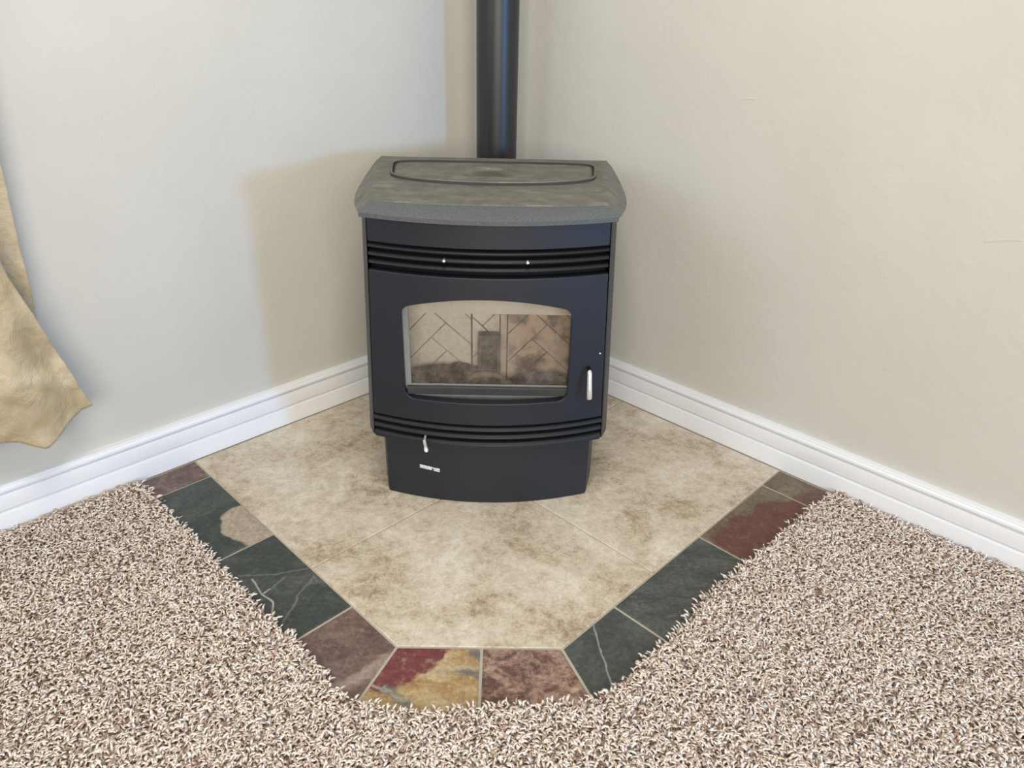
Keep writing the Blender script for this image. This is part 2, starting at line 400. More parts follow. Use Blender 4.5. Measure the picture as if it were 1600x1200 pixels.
tile('slate_tile', lband(.103, .410), slate('slate_green_spot', GREEN, 7, overlay=ov_spot), S, 'dark green slate tile with a round tan patch', .0006)
tile('slate_tile', lband(.410, .7125), slate('slate_green_vein', GREEN, 8, (1, 2, 1), .5, overlay=ov_veins), S, 'dark green slate tile with white angular veins', .0004)
tile('slate_tile', [wp(IN, .7125), wp(OUT, .7125), wp(OUT, CO), wp(IN, CR)], slate('slate_brown', PURP, 13, (1, 1.6, 1), .7, overlay=ov_palevein), S, 'purplish brown slate tile at the left front corner')
xm = .004
mi, mo = Vector((xm, -YF, 0)), Vector((xm, -YO, 0))
tile('slate_tile', [wp(IN, CR), wp(OUT, CO), mo, mi], slate('slate_ochre', OCHRE, 12, (1, 2.2, 1), -.35, overlay=ov_colour), S, 'slate tile patched in wine red, ochre and blue grey')
tile('slate_tile', [mi, mo, wp(CO, OUT), wp(CR, IN)], slate('slate_rust', RUST, 15, (1, 1.5, 1), .2), S, 'mottled rust brown slate tile')
tile('slate_tile', [wp(CR, IN), wp(CO, OUT), wp(.700, OUT), wp(.700, IN)], slate('slate_grey', GREY, 8, overlay=ov_scratch), S, 'dark grey slate tile crossed by a pale scratch')
tile('slate_tile', [wp(.700, IN), wp(.700, OUT), wp(.393, OUT), wp(.393, IN)], slate('slate_grey_wisp', GREY, 7, (1, 2, 1), .4, overlay=ov_wisps), S, 'dark grey slate tile with faint wispy veins', .0005)
tile('slate_tile', [wp(.393, IN), wp(.393, OUT), wp(.104, OUT), wp(.104, IN)], slate('slate_olive_red', OLIVE, 14, overlay=ov_red), S, 'olive brown slate tile with a dark red patch')
tile('slate_tile', [wp(.104, IN), wp(.104, OUT), wp(e, OUT), wp(e, IN)], slate('slate_olive', OLIVE, 16, overlay=ov_red2), S, 'small olive brown slate tile at the right baseboard')

# ------------------------------------------------------------------ carpet
EDGE_L = [(1.207, .010), (1.200, .069), (1.203, .175), (1.198, .290), (1.200, .417), (1.201, .531), (1.199, .651), (1.194, .720), (1.195, .780), (1.201, .841), (1.197, .885), (1.177, .928), (1.124, .997), (1.049, 1.057), (.969, 1.128), (.903, 1.178),
          (.850, 1.189), (.802, 1.190), (.777, 1.186), (.691, 1.196), (.605, 1.190), (.578, 1.182), (.485, 1.183), (.393, 1.190), (.301, 1.188), (.188, 1.191), (.114, 1.195), (.035, 1.199), (.010, 1.207)]
EDGE_L = [(l+.004, r+.004) for l, r in EDGE_L]
carpet = None
FAR = 3.3
outline = [wp(l, r) for l, r in EDGE_L] + [wp(.010, FAR), wp(FAR, FAR), wp(FAR, .010)]
bm = BM(); ou = OUT+.014; oc = (YO+.020)/R2-ou
def bed(pts, z0, z1):
    vs = [bm.verts.new((p.x, p.y, z0)) for p in pts]; vt = [bm.verts.new((p.x, p.y, z1)) for p in pts]
    for i in range(len(vs)): bm.faces.new((vs[i], vs[(i+1) % len(vs)], vt[(i+1) % len(vs)], vt[i]))
    bm.faces.new(vt); bm.faces.new(vs[::-1])
bed([wp(ou, .010), wp(ou, oc), wp(oc, ou), wp(.010, ou), wp(.010, FAR), wp(FAR, FAR), wp(FAR, .010)], -.012, .0008)
bed(outline, .0009, .005)
bmesh.ops.triangulate(bm, faces=[f for f in bm.faces if len(f.verts) > 4])
M = Mat('carpet_backing', 1.0, spec=.1); M.color(M.mix(M.noise(90, 4), (.34, .24, .19), (.55, .43, .35))); M.bump(M.noise(160, 3), .8, .006)
carpet = obj('carpet', bm, M.m, smooth=0)
tag(carpet, 'beige and tan shag carpet covering the floor around the hearth', 'carpet')

M = Mat('carpet_yarn', .95, spec=.08)
at = M.t.nodes.new('ShaderNodeAttribute'); at.attribute_name = 'shade'
c = M.ramp(at.outputs['Fac'], [(0, (.30, .18, .14)), (.12, (.55, .40, .33)), (.34, (.83, .68, .57)), (.72, (.93, .82, .715)), (1, (.97, .90, .82))])
M.color(c); MYARN = M.m
def carpet_pile():
    el = np.array(EDGE_L)
    poly = np.array([(p.x, p.y) for p in outline])
    def inside(P):
        x, y = P[:, 0], P[:, 1]; c = np.zeros(len(P), bool); n = len(poly)
        for i in range(n):
            x0, y0 = poly[i]; x1, y1 = poly[(i+1) % n]
            k = (y0 > y) != (y1 > y)
            with np.errstate(divide='ignore', invalid='ignore'): xi = (x1-x0)*(y-y0)/(y1-y0)+x0
            c ^= k & (x < xi)
        return c
    sp = .0050
    gx, gy = np.meshgrid(np.arange(-1.62, 1.62, sp), np.arange(-2.15, -.60, sp))
    P = np.stack([gx.ravel(), gy.ravel()], 1) + rng.uniform(-.5, .5, (gx.size, 2))*sp*.95
    near = (np.abs(P[:, 0]) < 1.10) & (P[:, 1] > -1.74)
    keep = near | (rng.random(len(P)) < .42)
    P = P[keep]; near = near[keep]
    P = P[inside(P)]
    P = P[(-(P[:, 0]+P[:, 1])*R2 > .020) & ((P[:, 0]-P[:, 1])*R2 > .020)]
    near = (np.abs(P[:, 0]) < 1.10) & (P[:, 1] > -1.74)
    N = len(P)
    # pile leans in slowly changing directions, each tuft with its own twist
    ph = 3.1*np.sin(2.3*P[:, 0]+1.1)+2.2*np.sin(3.1*P[:, 1]+.4*P[:, 0])
    ang = ph*.35 + rng.normal(0, 1.5, N)
    big = np.where(near, 1.0, 1.45)
    hgt = rng.uniform(.0080, .0140, N)*np.where(near, 1, 1.1)
    ln = rng.uniform(.008, .017, N)*big
    r = rng.uniform(.0018, .0029, N)*big
    d = np.stack([np.cos(ang), np.sin(ang), np.zeros(N)], 1)
    tw = rng.normal(0, .9, N); d2 = np.stack([np.cos(ang+tw), np.sin(ang+tw), np.zeros(N)], 1)
    z = np.array([0, 0, 1.0])
    base = np.concatenate([P, np.full((N, 1), .0015)], 1)
    c0 = base
    c1 = base + z*(hgt*.60)[:, None] + d*(ln*.22)[:, None]
    c2 = base + z*(hgt*(.97+.06*rng.random(N)))[:, None] + (d*.45+d2*.30)*ln[:, None]
    c3 = base + z*(hgt*rng.uniform(.72, 1.05, N))[:, None] + (d*.5+d2*.85)*ln[:, None]
    side = np.stack([-np.sin(ang), np.cos(ang), np.zeros(N)], 1)
    V = np.zeros((N, 13, 3)); ce = c2*.25 + c3*.75; r3 = r*rng.uniform(.7, 1.0, N)
    for k in range(3):
        a = 2*math.pi*k/3 + .5
        o = side*math.cos(a) + (d*.75 + z*.66)*math.sin(a)
        V[:, k] = c0+o*(r*.8)[:, None]; V[:, 3+k] = c1+o*r[:, None]; V[:, 6+k] = c2+o*(r*1.02)[:, None]; V[:, 9+k] = ce+o*r3[:, None]
    V[:, 12] = c3
    F = []
    for q in (0, 3, 6):
        for k in range(3):
            a, b = q+k, q+(k+1) % 3; F += [(a, b, b+3), (a, b+3, a+3)]
    F += [(9, 10, 12), (10, 11, 12), (11, 9, 12)]
    F = np.array(F); nf = len(F)
    tri = (F[None]+(np.arange(N)*13)[:, None, None]).reshape(-1)
    me = bpy.data.meshes.new('carpet_pile')
    me.vertices.add(N*13); me.vertices.foreach_set('co', V.astype(np.float32).ravel())
    me.loops.add(len(tri)); me.loops.foreach_set('vertex_index', tri.astype(np.int32))
    me.polygons.add(N*nf); me.polygons.foreach_set('loop_start', (np.arange(N*nf)*3).astype(np.int32))
    at = me.attributes.new('shade', 'FLOAT', 'POINT')
    sh = np.clip(rng.beta(2.6, 1.7, N), 0, 1)
    sh = np.where(rng.random(N) < .10, rng.uniform(0, .25, N), sh)
    at.data.foreach_set('value', np.repeat(sh, 13).astype(np.float32))
    me.update(calc_edges=True); me.shade_smooth()
    me.materials.append(MYARN)
    o = bpy.data.objects.new('carpet_pile', me); COL.objects.link(o); o.parent = carpet
    tag(o, kind='stuff'); print('tufts', N, 'tris', N*nf)
carpet_pile()

# ------------------------------------------------------------------ the stove
BASE = Vector((0, -.70, 0))
stove = thing('pellet_stove', BASE, 'black bow fronted pellet stove with a dusty grey lid and arched window', 'stove')
XC = .0008                                        # the stove's middle
K = .8                                            # bow of the front
def yfront(x, yc=-.937): return yc + K*(x-XC)**2
def hw_up(z): return .2445 + (.650-z)*.034        # half width of the upper front, a little wider at the foot
def plate(name, mat, parent, z0, z1, hw, yc=-.937, th=.02, nx=36, hole=None, bevel=.0018, extra=()):
    """bowed plate between z0 and z1; hole = (half width left, right, bottom(x), top(x))"""
    us = list(np.linspace(-1, 1, nx+1))
    xs = sorted(set(round(u, 5) for u in us) | set(extra))
    bm = BM(); front = []; back = []
    rows = lambda x: [z0, z1]
    cols = []
    for u in xs:
        h = lambda z: (hw(z) if callable(hw) else hw)
        xm_ = XC + u*h((z0+z1)/2)
        if hole:
            xa, xb, fb, ft = hole
            xx = min(max(xm_, xa), xb); zs = [z0, fb(xx), ft(xx), z1]
        else: zs = [z0, z1]
        col_f, col_b = [], []
        for z in zs:
            x = XC + u*h(z)
            if hole:                                  # the window stays upright while the outer edges flare
                w_ = max(0, (abs(xm_-XC)-.186)/(h(z)-.186)); x += w_*(hw_up(z)-.0022-h(z))*(1 if u > 0 else -1)
            y = yfront(x, yc)
            col_f.append(bm.verts.new((x, y, z))); col_b.append(bm.verts.new((x, y+th, z)))
        cols.append((xm_, col_f, col_b))
    for (xa_, fa, ba), (xb_, fb_, bb) in zip(cols, cols[1:]):
        n = len(fa)
        for j in range(n-1):
            if hole and j == 1 and xa_ >= hole[0]-1e-5 and xb_ <= hole[1]+1e-5: continue
            bm.faces.new((fa[j], fb_[j], fb_[j+1], fa[j+1])); bm.faces.new((ba[j+1], bb[j+1], bb[j], ba[j]))
    # close every open border between the two skins
    fv = {}
    for _, cf, cb in cols:
        for a, b in zip(cf, cb): fv[a] = b
    for ed in [e_ for e_ in bm.edges if len(e_.link_faces) == 1 and e_.verts[0] in fv and e_.verts[1] in fv]:
        a, b = ed.verts; bm.faces.new((a, b, fv[b], fv[a]))
    return obj(name, bm, mat, parent, bevel=bevel, smooth=38)

# body shell: flaring cheeks, straight sides, back; open in front
def shell(name, plan_front, z0, z1, mat, top=True):
    bm = BM(); pts = plan_front
    outer = [(x, y) for x, y in pts] + [(-x, y) for x, y in pts[::-1]]
    lo = [bm.verts.new((x+XC, y, z0)) for x, y in outer]; hi = [bm.verts.new((x+XC, y, z1)) for x, y in outer]
    n = len(outer)
    for i in range(n-1): bm.faces.new((lo[i], lo[i+1], hi[i+1], hi[i]))
    bm.faces.new(lo[::-1]); bm.faces.new(hi)
    o = obj(name, bm, mat, stove, smooth=35)
    s_ = o.modifiers.new('thickness', 'SOLIDIFY'); s_.thickness = .003; s_.offset = -1
    return o
def body_shell():
    bm = BM(); rows = []
    for z in (.160, .35, .667):
        w = hw_up(z)
        half = [(w+.0015, -.937+K*w*w+.004), (w+.006, -.868), (w+.0155, -.845), (w+.0185, -.83), (.272, -.70), (.272, -.50), (.262, -.455), (.250, -.445)]
        rows.append([bm.verts.new((XC-x, y, z)) for x, y in half] + [bm.verts.new((XC+x, y, z)) for x, y in half[::-1]])
    n = len(rows[0])
    for a, b in zip(rows, rows[1:]):
        for i in range(n-1): bm.faces.new((a[i], a[i+1], b[i+1], b[i]))
    bm.faces.new(rows[0][::-1]); bm.faces.new(rows[-1])
    o = obj('body_shell', bm, MBLK2, stove, smooth=45)
    s_ = o.modifiers.new('thickness', 'SOLIDIFY'); s_.thickness = .002; s_.offset = -1
body_shell()
# plinth with its own bowed front
def plinth():
    bm = BM(); rows = []
    hw = .2360; ycp = -.922
    for z, g in ((.0008, -.002), (.008, 0), (.165, 0)):
        fr_ = [(XC+u*(hw+g), yfront(XC+u*(hw+g), ycp)-g*.2) for u in np.linspace(-1, 1, 25)]
        sd = [(XC+.2400, -.862), (XC+.257, -.782), (XC+.257, -.50), (XC+.24, -.46)]
        sdl = [(2*XC-x, y) for x, y in sd[::-1]]
        ring = fr_ + sd + sdl
        rows.append([bm.verts.new((x, y, z)) for x, y in ring])
    n = len(rows[0])
    for a, b in zip(rows, rows[1:]):
        for i in range(n): bm.faces.new((a[i], a[(i+1) % n], b[(i+1) % n], b[i]))
    bm.faces.new(rows[0][::-1]); bm.faces.new(rows[-1])
    obj('plinth', bm, MBLK, stove, smooth=30, bevel=.0022)
plinth()
plate('top_panel', MBLK, stove, .6185, .6675, lambda z: hw_up(z)-.002, th=.018)
# upper louvre grille
bm = BM(); box(bm, XC-.243, XC+.243, -.885, -.875, .555, .628)
def bowed_block(z0, z1, hw, yc, th, nx=30, prof=None):
    bm = BM(); rings = []
    prof = prof or [(0, z0), (0, z1), (th, z1), (th, z0)]
    for u in np.linspace(-1, 1, nx+1):
        x = XC+u*hw; y = yfront(x, yc)
        rings.append([bm.verts.new((x, y+dy, z)) for dy, z in prof])
    n = len(prof)
    for a, b in zip(rings, rings[1:]):
        for i in range(n): bm.faces.new((a[i], a[(i+1) % n], b[(i+1) % n], b[i]))
    bm.faces.new(rings[0]); bm.faces.new(rings[-1][::-1])
    return bm
bm.free()
ug = obj('upper_grille', bowed_block(.556, .626, .2435, -.908, .008), MDEEP, stove)
def louvre(parent, zc, h, hw, yc=-.934):
    pr = [(.000, zc-h*.28), (.0018, zc+h*.12), (.006, zc+h*.42), (.016, zc+h*.55), (.016, zc+h*.30), (.006, zc-.10*h), (.005, zc-h*.5), (.0015, zc-h*.5)]
    return obj('louvre', bowed_block(0, 0, hw, yc, 0, prof=pr), MLOUV, parent, smooth=35)
for zc in (.6095, .5925, .5755): louvre(ug, zc, .0085, .2445)
for sx in (-.0865, .0790):
    bm = BM(); tube(bm, [(sx, yfront(sx)+.012, .5930), (sx, yfront(sx)-.0015, .5930)], [.0032, .0032], 10); ball(bm, (sx, yfront(sx)-.0015, .5930), .0034, 1, .6, 1, 10)
    obj('screw', bm, MCHR, ug)['label'] = 'shiny screw head'
# lower louvre grille
lg = obj('lower_grille', bowed_block(.160, .222, .254, -.914, .008), MDEEP, stove)
for zc, dy in ((.2085, 0), (.1895, 0), (.1700, -.001)): louvre(lg, zc, .0110, .2585, -.937+dy)
obj('grille_lip', bowed_block(.157, .1635, .2585, -.934, .03), MBLK, lg, bevel=.001)
bm = BM(); rx, rz = -.1385, .1800
tube(bm, [(rx, -.895, rz), (rx, -.938, rz), (rx, -.939, rz), (rx+.005, -.960, rz-.003), (rx+.0053, -.962, rz-.003), (rx+.0075, -.971, rz-.005), (rx+.0078, -.973, rz-.005)], [.0022, .0022, .0034, .0034, .0042, .0046, .003], 10)
obj('damper_rod', bm, MPALE, lg)['label'] = 'pale metal damper pull rod'

# door with its arched window
HA, HB = XC-.1805, XC+.1745
def hb(x):
    r = .022; zb = .274; d = min(x-HA, HB-x)
    return zb + (r - math.sqrt(max(r*r-(r-min(d, r))**2, 0)))
def ht(x):
    xm_ = XC-.004; t = (x-xm_)/.178; top = .5135 - .0285*t*t
    r = .016; d = min(x-HA, HB-x)
    return top - (r - math.sqrt(max(r*r-(r-min(d, r))**2, 0)))
wmid = hw_up(.3895)-.0022
ex = set()
for d in (0, .0008, .002, .004, .007, .011, .016, .022): ex |= {(HA+d-XC)/wmid, (HB-d-XC)/wmid}
door = plate('door', MBLK, stove, .2200, .5590, lambda z: wmid, th=.022, nx=44, hole=(HA, HB, hb, ht), extra=ex, bevel=.0016)
door['label'] = 'black bowed door with an arched window'
# flat inner frame that holds the glass
def ring_plate(name, mat, parent, x0, x1, z0, z1, ix0, ix1, iz0, izt, y0, th):
    bm = BM(); n = 24
    xs = np.linspace(ix0, ix1, n)
    A = [(x0, z0), (x1, z0), (x1, z1), (x0, z1)]
    cols = [(x0, z0, z1, None)]
    def quad(a, b, c, d):
        f0 = [bm.verts.new((p[0], y0, p[1])) for p in (a, b, c, d)]; f1 = [bm.verts.new((p[0], y0+th, p[1])) for p in (a, b, c, d)]
        bm.faces.new(f0); bm.faces.new(f1[::-1])
        for i in range(4): bm.faces.new((f0[i], f1[i], f1[(i+1) % 4], f0[(i+1) % 4]))
    quad((x0, z0), (ix0, z0), (ix0, z1), (x0, z1)); quad((ix1, z0), (x1, z0), (x1, z1), (ix1, z1))
    quad((ix0, z0), (ix1, z0), (ix1, iz0), (ix0, iz0))
    for a, b in zip(xs, xs[1:]): quad((a, izt(a)), (b, izt(b)), (b, z1), (a, z1))
    return obj(name, bm, mat, parent, smooth=0)
ring_plate('window_frame', MGASK, door, -.197, .193, .262, .523, -.1675, .181, .2985, lambda x: .516, -.895, .007)
bm = BM(); box(bm, -.176, .176, -.9045, -.8885, .2790, .2975)
obj('window_ledge', bm, MLEDGE, door, bevel=.0015)
bm = BM(); box(bm, -.195, .192, -.8885, -.8845, .265, .521)
gobj = obj('window_glass', bm, MGLASS, door, smooth=0)
# handle: chrome, hung from a stub and standing off the door
hd = [(.2198, -.9130, .3490), (.2199, -.9140, .3480), (.2201, -.9155, .3440), (.2205, -.9190, .3300), (.2211, -.9240, .3100), (.2216, -.9290, .2900), (.2216, -.9292, .2880)]
bm = BM(); tube(bm, hd, [.0030, .0044, .0053, .0055, .0058, .0060, .0054], 16)
hnd = obj('door_handle', bm, MCHR, door); hnd['label'] = 'polished chrome handle'
bm = BM(); tube(bm, [(.2195, -.885, .3490), (.2195, -.9125, .3480)], [.0045, .0040], 12); obj('handle_stub', bm, MDEEP, hnd)
bm = BM(); ball(bm, (.2425, yfront(.2425)-.0005, .3795), .0022, 1, .6, 1, 10); obj('hinge_pin', bm, MCHR, door)
# badge on the plinth
bm = BM(); a = Vector((-.1560, yfront(-.1560, -.922)-.0012, .0895)); b = Vector((-.1090, yfront(-.109, -.922)-.0012, .0835))
def badge(bm, t0, t1, h0, h1, dy=0):
    q = []
    for t, in ((t0,), (t1,)):
        p_ = a.lerp(b, t)
        for h in (h0, h1):
            for d in (dy, .004): q.append(bm.verts.new((p_.x, p_.y+d, p_.z+h)))
    f = [(0, 2, 6, 4), (1, 5, 7, 3), (0, 1, 3, 2), (4, 6, 7, 5), (0, 4, 5, 1), (2, 3, 7, 6)]
    for i in f: bm.faces.new([q[k] for k in i])
badge(bm, 0, .60, -.0045, .0045); badge(bm, .60, .68, .0008, .0045); badge(bm, .68, 1, -.0045, .0045)
obj('badge', bm, MBADGE, stove, bevel=.0006, smooth=30)['label'] = 'small silver badge'

# firebox ----------------------------------------------------------
fb = BM(); YB = -.790
for x0, x1, y0, y1, z0, z1 in ((-.218, .218, YB, YB+.008, .225, .53), (-.222, -.214, -.88, YB, .225, .53), (.214, .222, -.88, YB, .225, .53), (-.218, .218, -.88, YB, .528, .536)):
    box(fb, x0, x1, y0, y1, z0, z1)
liner = obj('firebox_liner', fb, MJOINT, stove, smooth=0)
bm = BM(); box(bm, -.218, .218, -.885, YB, .225, .242); obj('firebox_floor', bm, MFLO, liner, smooth=0)
def brick_poly(pts, x0, x1, flip=False, px0=150, px1=675, y=YB, th=.010):
    q = [(x0+(px-px0)/(px1-px0)*(x1-x0), .4310-(py-180)*.000297) for px, py in pts]
    if len(q) < 3: return
    q = shrink(q, .0009)
    bm = BM(); top = shrink(q, .0007)
    r0 = [bm.verts.new((x, y+.001, z)) for x, z in q]; r1 = [bm.verts.new((x, y-th+.001, z)) for x, z in q]; r2 = [bm.verts.new((x, y-th, z)) for x, z in top]
    n = len(q)
    for A, B in ((r0, r1), (r1, r2)):
        for i in range(n): bm.faces.new((A[i], A[(i+1) % n], B[(i+1) % n], B[i]))
    bm.faces.new(r2); bm.faces.new(r0[::-1])
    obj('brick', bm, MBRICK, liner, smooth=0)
HERR = [[(150, 180), (320, 180), (150, 350)], [(320, 180), (380, 180), (470, 265), (150, 585), (150, 350)], [(380, 180), (620, 180), (675, 230), (675, 440)], [(620, 180), (675, 180), (675, 230)],
        [(470, 265), (675, 440), (675, 666), (350, 385)], [(475, 493), (675, 666), (675, 790), (178, 790)], [(350, 385), (475, 493), (178, 790), (150, 790), (150, 585)]]
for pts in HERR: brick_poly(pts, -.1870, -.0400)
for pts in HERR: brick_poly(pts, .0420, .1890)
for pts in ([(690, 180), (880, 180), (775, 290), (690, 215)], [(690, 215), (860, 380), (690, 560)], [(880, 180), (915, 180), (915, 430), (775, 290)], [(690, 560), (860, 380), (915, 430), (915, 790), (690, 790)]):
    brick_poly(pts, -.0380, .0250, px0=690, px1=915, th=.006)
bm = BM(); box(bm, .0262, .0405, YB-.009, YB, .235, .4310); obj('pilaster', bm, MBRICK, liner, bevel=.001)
# pale baffle above the bricks, leaning back
bm = BM()
v = [bm.verts.new(p_) for p_ in ((-.212, -.8065, .4325), (.212, -.8065, .4325), (.212, -.800, .520), (-.212, -.800, .520), (-.212, -.792, .4325), (.212, -.792, .4325), (.212, -.792, .520), (-.212, -.792, .520))]
for f in ((0, 1, 2, 3), (7, 6, 5, 4), (0, 4, 5, 1), (2, 6, 7, 3), (0, 3, 7, 4), (1, 5, 6, 2)): bm.faces.new([v[i] for i in f])
obj('baffle', bm, MBAF, liner, smooth=0)
# burn pot with a dark throat
bm = BM(); px0, px1, pz0, pz1 = -.0240, .0262, .262, .3880; py0, py1 = -.826, -.800
box(bm, px0, px0+.007, py0, py1, pz0, pz1-.024); box(bm, px1-.007, px1, py0, py1, pz0, pz1-.024); box(bm, px0, px1, py0, py1, pz1-.024, pz1); box(bm, px0, px1, py0+.002, py1, pz0, .304)
pot = obj('burn_pot', bm, MPOT, stove, bevel=.0015)
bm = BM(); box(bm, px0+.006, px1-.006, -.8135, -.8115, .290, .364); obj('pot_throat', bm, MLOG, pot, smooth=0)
def lump(name, mat, c, s_, rot, amp, seed, parent):
    bm = BM(); bmesh.ops.create_icosphere(bm, subdivisions=4, radius=1)
    from mathutils import noise as nz
    for v_ in bm.verts:
        d = v_.co.copy(); n_ = nz.fractal(d*1.7+Vector((seed, 0, 0)), 1.0, 2.0, 4)
        v_.co = d*(1+amp*n_)
        v_.co = Vector((math.copysign(abs(v_.co.x)**.8, v_.co.x)*s_[0], v_.co.y*s_[1], v_.co.z*s_[2]))
        v_.co.rotate(Matrix.Rotation(rot, 3, 'Y'))
    bmesh.ops.translate(bm, verts=bm.verts, vec=Vector(c))
    return obj(name, bm, mat, parent, smooth=60)
lump('ceramic_log', MLOG, (-.114, -.835, .285), (.070, .026, .030), .06, .22, 3.0, stove)
lump('ceramic_log', MLOG, (-.056, -.815, .285), (.045, .018, .028), .10, .2, 9.0, stove)
lump('ceramic_log', MLOG, (.118, -.838, .272), (.070, .026, .030), -.05, .25, 5.0, stove)
lump('ash_heap', MASH, (-.003, -.853, .252), (.050, .020, .022), 0, .10, 12.0, stove)
lump('ember_chunk', MASH, (.042, -.842, .276), (.014, .010, .009), .2, .3, 15.0, stove)
bm = BM()
tube(bm, [(-.004+.052*math.cos(math.pi*k/20), -.834, .252+.045*math.sin(math.pi*k/20)) for k in range(21)], .007, 10)
obj('pot_rim', bm, MASH, stove)

# lid ---------------------------------------------------------------
ZT = .700
def lid():
    bm = BM(); nt, nu = 26, 30
    def seam(t): return .2845 - .046*t - .0050*t*t
    def outer(t): return seam(t) + .0435*max(0., math.sin(min(1, .03+t*.90)*math.pi))**.72*(.70+.55*t)*min(1, t/.04)+.0006
    def zout(t): return ZT - .004 - .030*math.sin(min(t/.62, 1)*math.pi/2)
    yb = -.425
    def yline(t, x): return yb + t*((-.908+.42*x*x)-yb)
    rows = []
    for i in range(nt+1):
        t = i/nt; row = []
        se, ou, zo = seam(t), outer(t), zout(t)
        for side in (-1,):
            for w_ in (1, .66, .33, .08): # left wing, outer edge to seam
                x = -(se+(ou-se)*w_); z = ZT-(ZT-zo)*(w_**1.15); row.append((XC+x, yline(t, se), z))
        for u in np.linspace(-1, 1, nu+1):
            x = u*se; row.append((XC+x, yline(t, x), ZT))
        for w_ in (.08, .33, .66, 1):
            x = se+(ou-se)*w_; z = ZT-(ZT-zo)*(w_**1.15); row.append((XC+x, yline(t, se), z))
        rows.append(row)
    # front lip: sloping face, then a short upright edge
    def lip(f, z, dy):
        row = []; se = seam(1)
        for x in np.array([-se]*4 + list(np.linspace(-1, 1, nu+1)*se) + [se]*4):
            g = x*(1+.094*f)
            row.append((XC+g, (-.908+.42*x*x)*(1-f)+f*(-.952+.78*g*g)+dy, z))
        return row
    rows += [lip(.02, ZT-.0022, 0), lip(.10, ZT-.0030, 0), lip(.55, ZT-.0110, 0), lip(.92, ZT-.0188, 0), lip(1.0, ZT-.0212, 0), lip(1.0, ZT-.0300, .0005), lip(.93, ZT-.0315, .004)]
    V = [[bm.verts.new(p_) for p_ in r] for r in rows]
    for k, (a, b) in enumerate(zip(V, V[1:])):
        for i in range(len(a)-1): bm.faces.new((a[i], a[i+1], b[i+1], b[i])).material_index = int(k > nt)
    # skirt: drop the free border and close underneath
    und = [[bm.verts.new((p_[0]*.985, p_[1]+(.004 if i else 0), .6690)) for p_ in r] for i, r in enumerate([rows[0]])]
    bord = [V[i][0] for i in range(nt+1)]; bordr = [V[i][-1] for i in range(nt+1)]
    def down(vs, k):
        lo = [bm.verts.new((v_.co.x*k, v_.co.y, max(.6660, v_.co.z-.008))) for v_ in vs]
        for i in range(len(vs)-1): bm.faces.new((vs[i], vs[i+1], lo[i+1], lo[i]))
        return lo
    dl, dr = down(bord, .992), down(bordr, .992)
    for i in range(len(V[0])-1): bm.faces.new((V[0][i], V[0][i+1], und[0][i+1], und[0][i]))
    dt = [dl[0]]
    bmesh.ops.remove_doubles(bm, verts=bm.verts, dist=.0002)
    # underside
    cb = [bm.verts.new((XC+sx*.235, y, .6690)) for sx, y in ((-1, -.43), (1, -.43), (1, -.895), (-1, -.895))]
    bm.faces.new(cb)
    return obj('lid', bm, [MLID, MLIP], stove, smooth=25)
lid_o = lid(); lid_o['label'] = 'dusty grey cast top with sloping wings'
# hopper cover in the lid, with a moulded rim and a scooped finger grip
def hopper():
    bm = BM(); n = 176
    cx, cy = .0035, -.610
    def outline(a):
        """rounded, tapering outline with a bowed front edge, by direction"""
        ca, sa = math.cos(a), math.sin(a)
        q = (abs(ca)**6 + abs(sa)**6)**(-1/6)
        u, v = ca*q, sa*q                                    # -1..1 square
        w = .2480 + (.2275-.2480)*(1-v)/2
        yb_, yf_ = -.497, -.690-.050*(1-u*u)
        return Vector((cx+u*w, yf_+(yb_-yf_)*(v+1)/2, 0))
    angs = []
    for k in range(n):
        t = 2*math.pi*k/n; angs.append(math.atan2(math.sin(t)*.62, math.cos(t)))
    P = [outline(a) for a in angs]
    c = Vector((cx, cy, 0))
    def inset(d):
        out = []
        for k in range(n):
            t = (P[(k+1) % n]-P[k-1]).normalized(); out.append(P[k]+Vector((-t.y, t.x, 0))*d)
        return out
    rings = [(inset(0), -.0015), (inset(.0004), .0060), (inset(.0020), .0078), (inset(.0046), .0074), (inset(.0062), .0016), (inset(.0090), .0008), (inset(.0112), .0034), (inset(.0150), .0040)]
    last = inset(.0150)
    for k in range(1, 36): rings.append(([c+(p_-c)*(1-k/36) for p_ in last], .0040))
    def scoop(p_):
        ex_ = (p_.x+.003)/.0500; ey = (p_.y+.664)/.098
        if ey < 0: return 0.
        q = ex_*ex_+ey*ey
        return -.026*min(1, max(0, 1-q)*2.2)**.8*min(1, ey/.10) if q < 1 else 0.
    prev = None
    for ri, (pts, dz) in enumerate(rings):
        r = [bm.verts.new((p_.x, p_.y, ZT+dz+scoop(p_))) for p_ in pts]
        if prev:
            for k in range(n): bm.faces.new((prev[k], prev[(k+1) % n], r[(k+1) % n], r[k])).material_index = int(ri in (1, 4, 5))
        prev = r
    bm.faces.new(prev)
    return obj('hopper_cover', bm, [MLID, MGROOVE], lid_o, smooth=50)
hopper()

# ------------------------------------------------------------------ flue pipe
pc = Vector((.004, -.214, 0))
pipe = thing('stove_pipe', (pc.x, pc.y, .20), 'black round flue pipe rising behind the stove into the corner', 'pipe')
bm = BM(); tube(bm, [(pc.x, pc.y, .30), (pc.x, pc.y, 2.44)], .0555, 48); obj('pipe_section', bm, MPIPE, pipe)
bm = BM(); tube(bm, [(pc.x, pc.y, .20), (pc.x, pc.y, .206), (pc.x, pc.y, .345)], [.054, .0575, .0575], 40); ball(bm, (pc.x, pc.y, .205), .012)
obj('cleanout_tee', bm, MPIPE, pipe)
bm = BM(); tube(bm, [(pc.x, pc.y, .275), (pc.x, -.4435, .275)], .05, 36); obj('pipe_collar', bm, MPIPE, pipe)

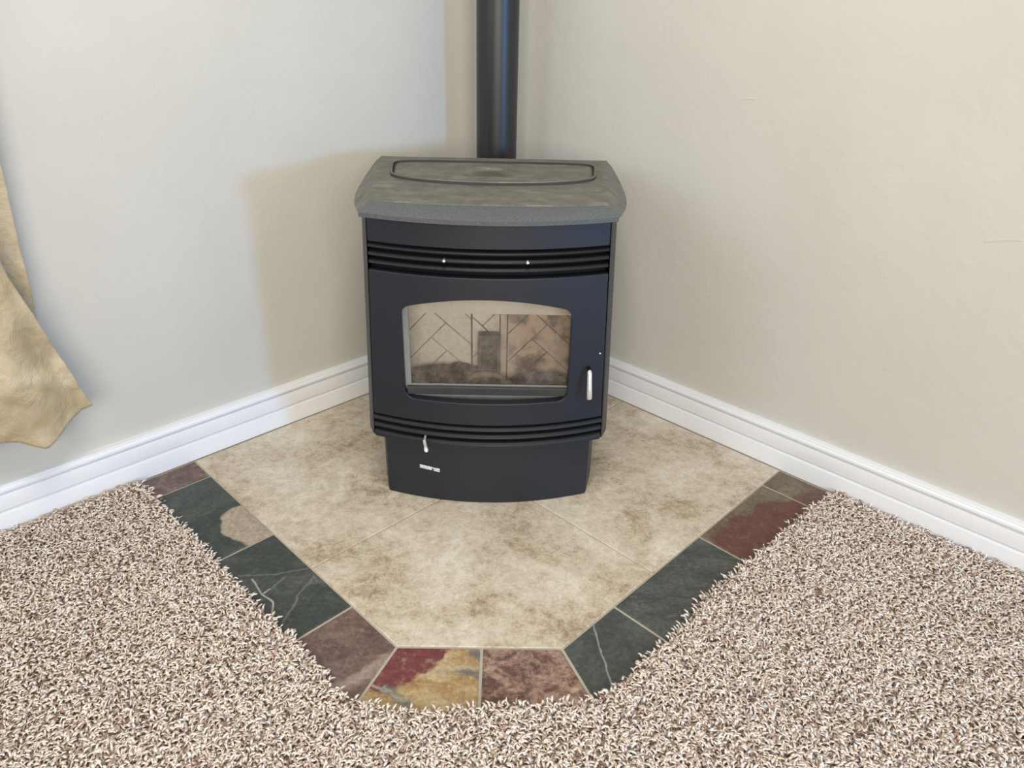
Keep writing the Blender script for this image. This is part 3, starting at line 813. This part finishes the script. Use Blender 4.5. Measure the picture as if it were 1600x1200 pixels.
# ------------------------------------------------------------------ curtain
M = Mat('tan_satin', .38, spec=.5)
M.b.inputs['Sheen Weight'].default_value = .3
c = M.mix(M.step(M.noise(11, 6, .65, .8), .35, .7), (.41, .318, .185), (.57, .468, .305))
M.color(c); M.bump(M.math('ADD', M.noise(22, 5, .6, 1.2), M.math('MULTIPLY', M.noise(500, 1), .15)), .55, .008); MCUR = M.m
curtain = thing('curtain', wp(1.6, .05, 2.2), 'tan satin curtain with a flared crumpled hem hanging on the left wall', 'curtain')
def interp(x, xs, ys): return float(np.interp(x, xs, ys))
def cloth(name, right, hem, s_far, n0, amp, seed, ztop, nu=70, nv=150):
    """grid of cloth: right(z) = edge along the wall, hem(q) = height of the lower edge, q from the right edge"""
    from mathutils import noise as nz
    bm = BM(); V = []
    for j in range(nv+1):
        v = j/nv; row = []
        for i in range(nu+1):
            u = (i/nu)**1.25
            zb = hem(u)
            z = zb + (ztop-zb)*v**1.15
            sr = right(z) if v > 0 else right(zb)
            s = sr + u*(s_far-sr)
            low = max(0, 1-(z-.2)/.9)
            q = s-1.26
            fold = amp*(math.sin(q*52+seed+1.1*math.sin(z*3+seed))*.55 + math.sin(q*23+seed*2+z*1.5)*.8)*min(1, .25+q*5)
            cr = .019*low*nz.fractal(Vector((s*9+z*4, z*8-s*3, seed)), 1.0, 2.0, 4)
            n = n0 + fold + cr + .018*low*low
            row.append(bm.verts.new(wp(s, max(n, .006), z)))
        V.append(row)
    for a, b in zip(V, V[1:]):
        for i in range(nu): bm.faces.new((a[i], a[i+1], b[i+1], b[i]))
    o = obj(name, bm, MCUR, curtain, smooth=80)
    s_ = o.modifiers.new('thickness', 'SOLIDIFY'); s_.thickness = .0018
    return o
rz = [.20, .26, .30, .37, .432, .52, .606, .715, .812, 1.2, 2.2]
# rear layer: straight edge seen against the wall
cloth('curtain_back_fold', lambda z: interp(z, [.40, .432, .52, .606, .715, .812, 1.2, 2.2], [1.322, 1.316, 1.311, 1.308, 1.301, 1.296, 1.27, 1.24]),
      lambda u: .415 + .05*u, 1.78, .030, .008, .7, 2.2)
# front layer: edge runs down and out to the flared corner, hem drops to a point and rises again
cloth('curtain_front_fold', lambda z: interp(z, [.20, .257, .262, .31, .369, .432, .455, .563, .614, .75, 1.1, 2.2], [1.268, 1.268, 1.268, 1.282, 1.296, 1.312, 1.318, 1.347, 1.354, 1.366, 1.40, 1.46]),
      lambda u: interp(1.268+u*.53, [1.268, 1.292, 1.335, 1.376, 1.412, 1.45, 1.50, 1.56, 1.65, 1.8], [.260, .256, .228, .206, .228, .240, .225, .215, .25, .22]), 1.80, .056, .014, 2.3, 2.2)
# header that gathers both layers against the wall
bm = BM(); pts = [wp(1.22, -.012, 2.17), wp(1.82, -.012, 2.17), wp(1.82, .085, 2.17), wp(1.22, .085, 2.17)]
prism(bm, pts, 2.17, 2.25); obj('curtain_header', bm, MCUR, curtain, bevel=.004)
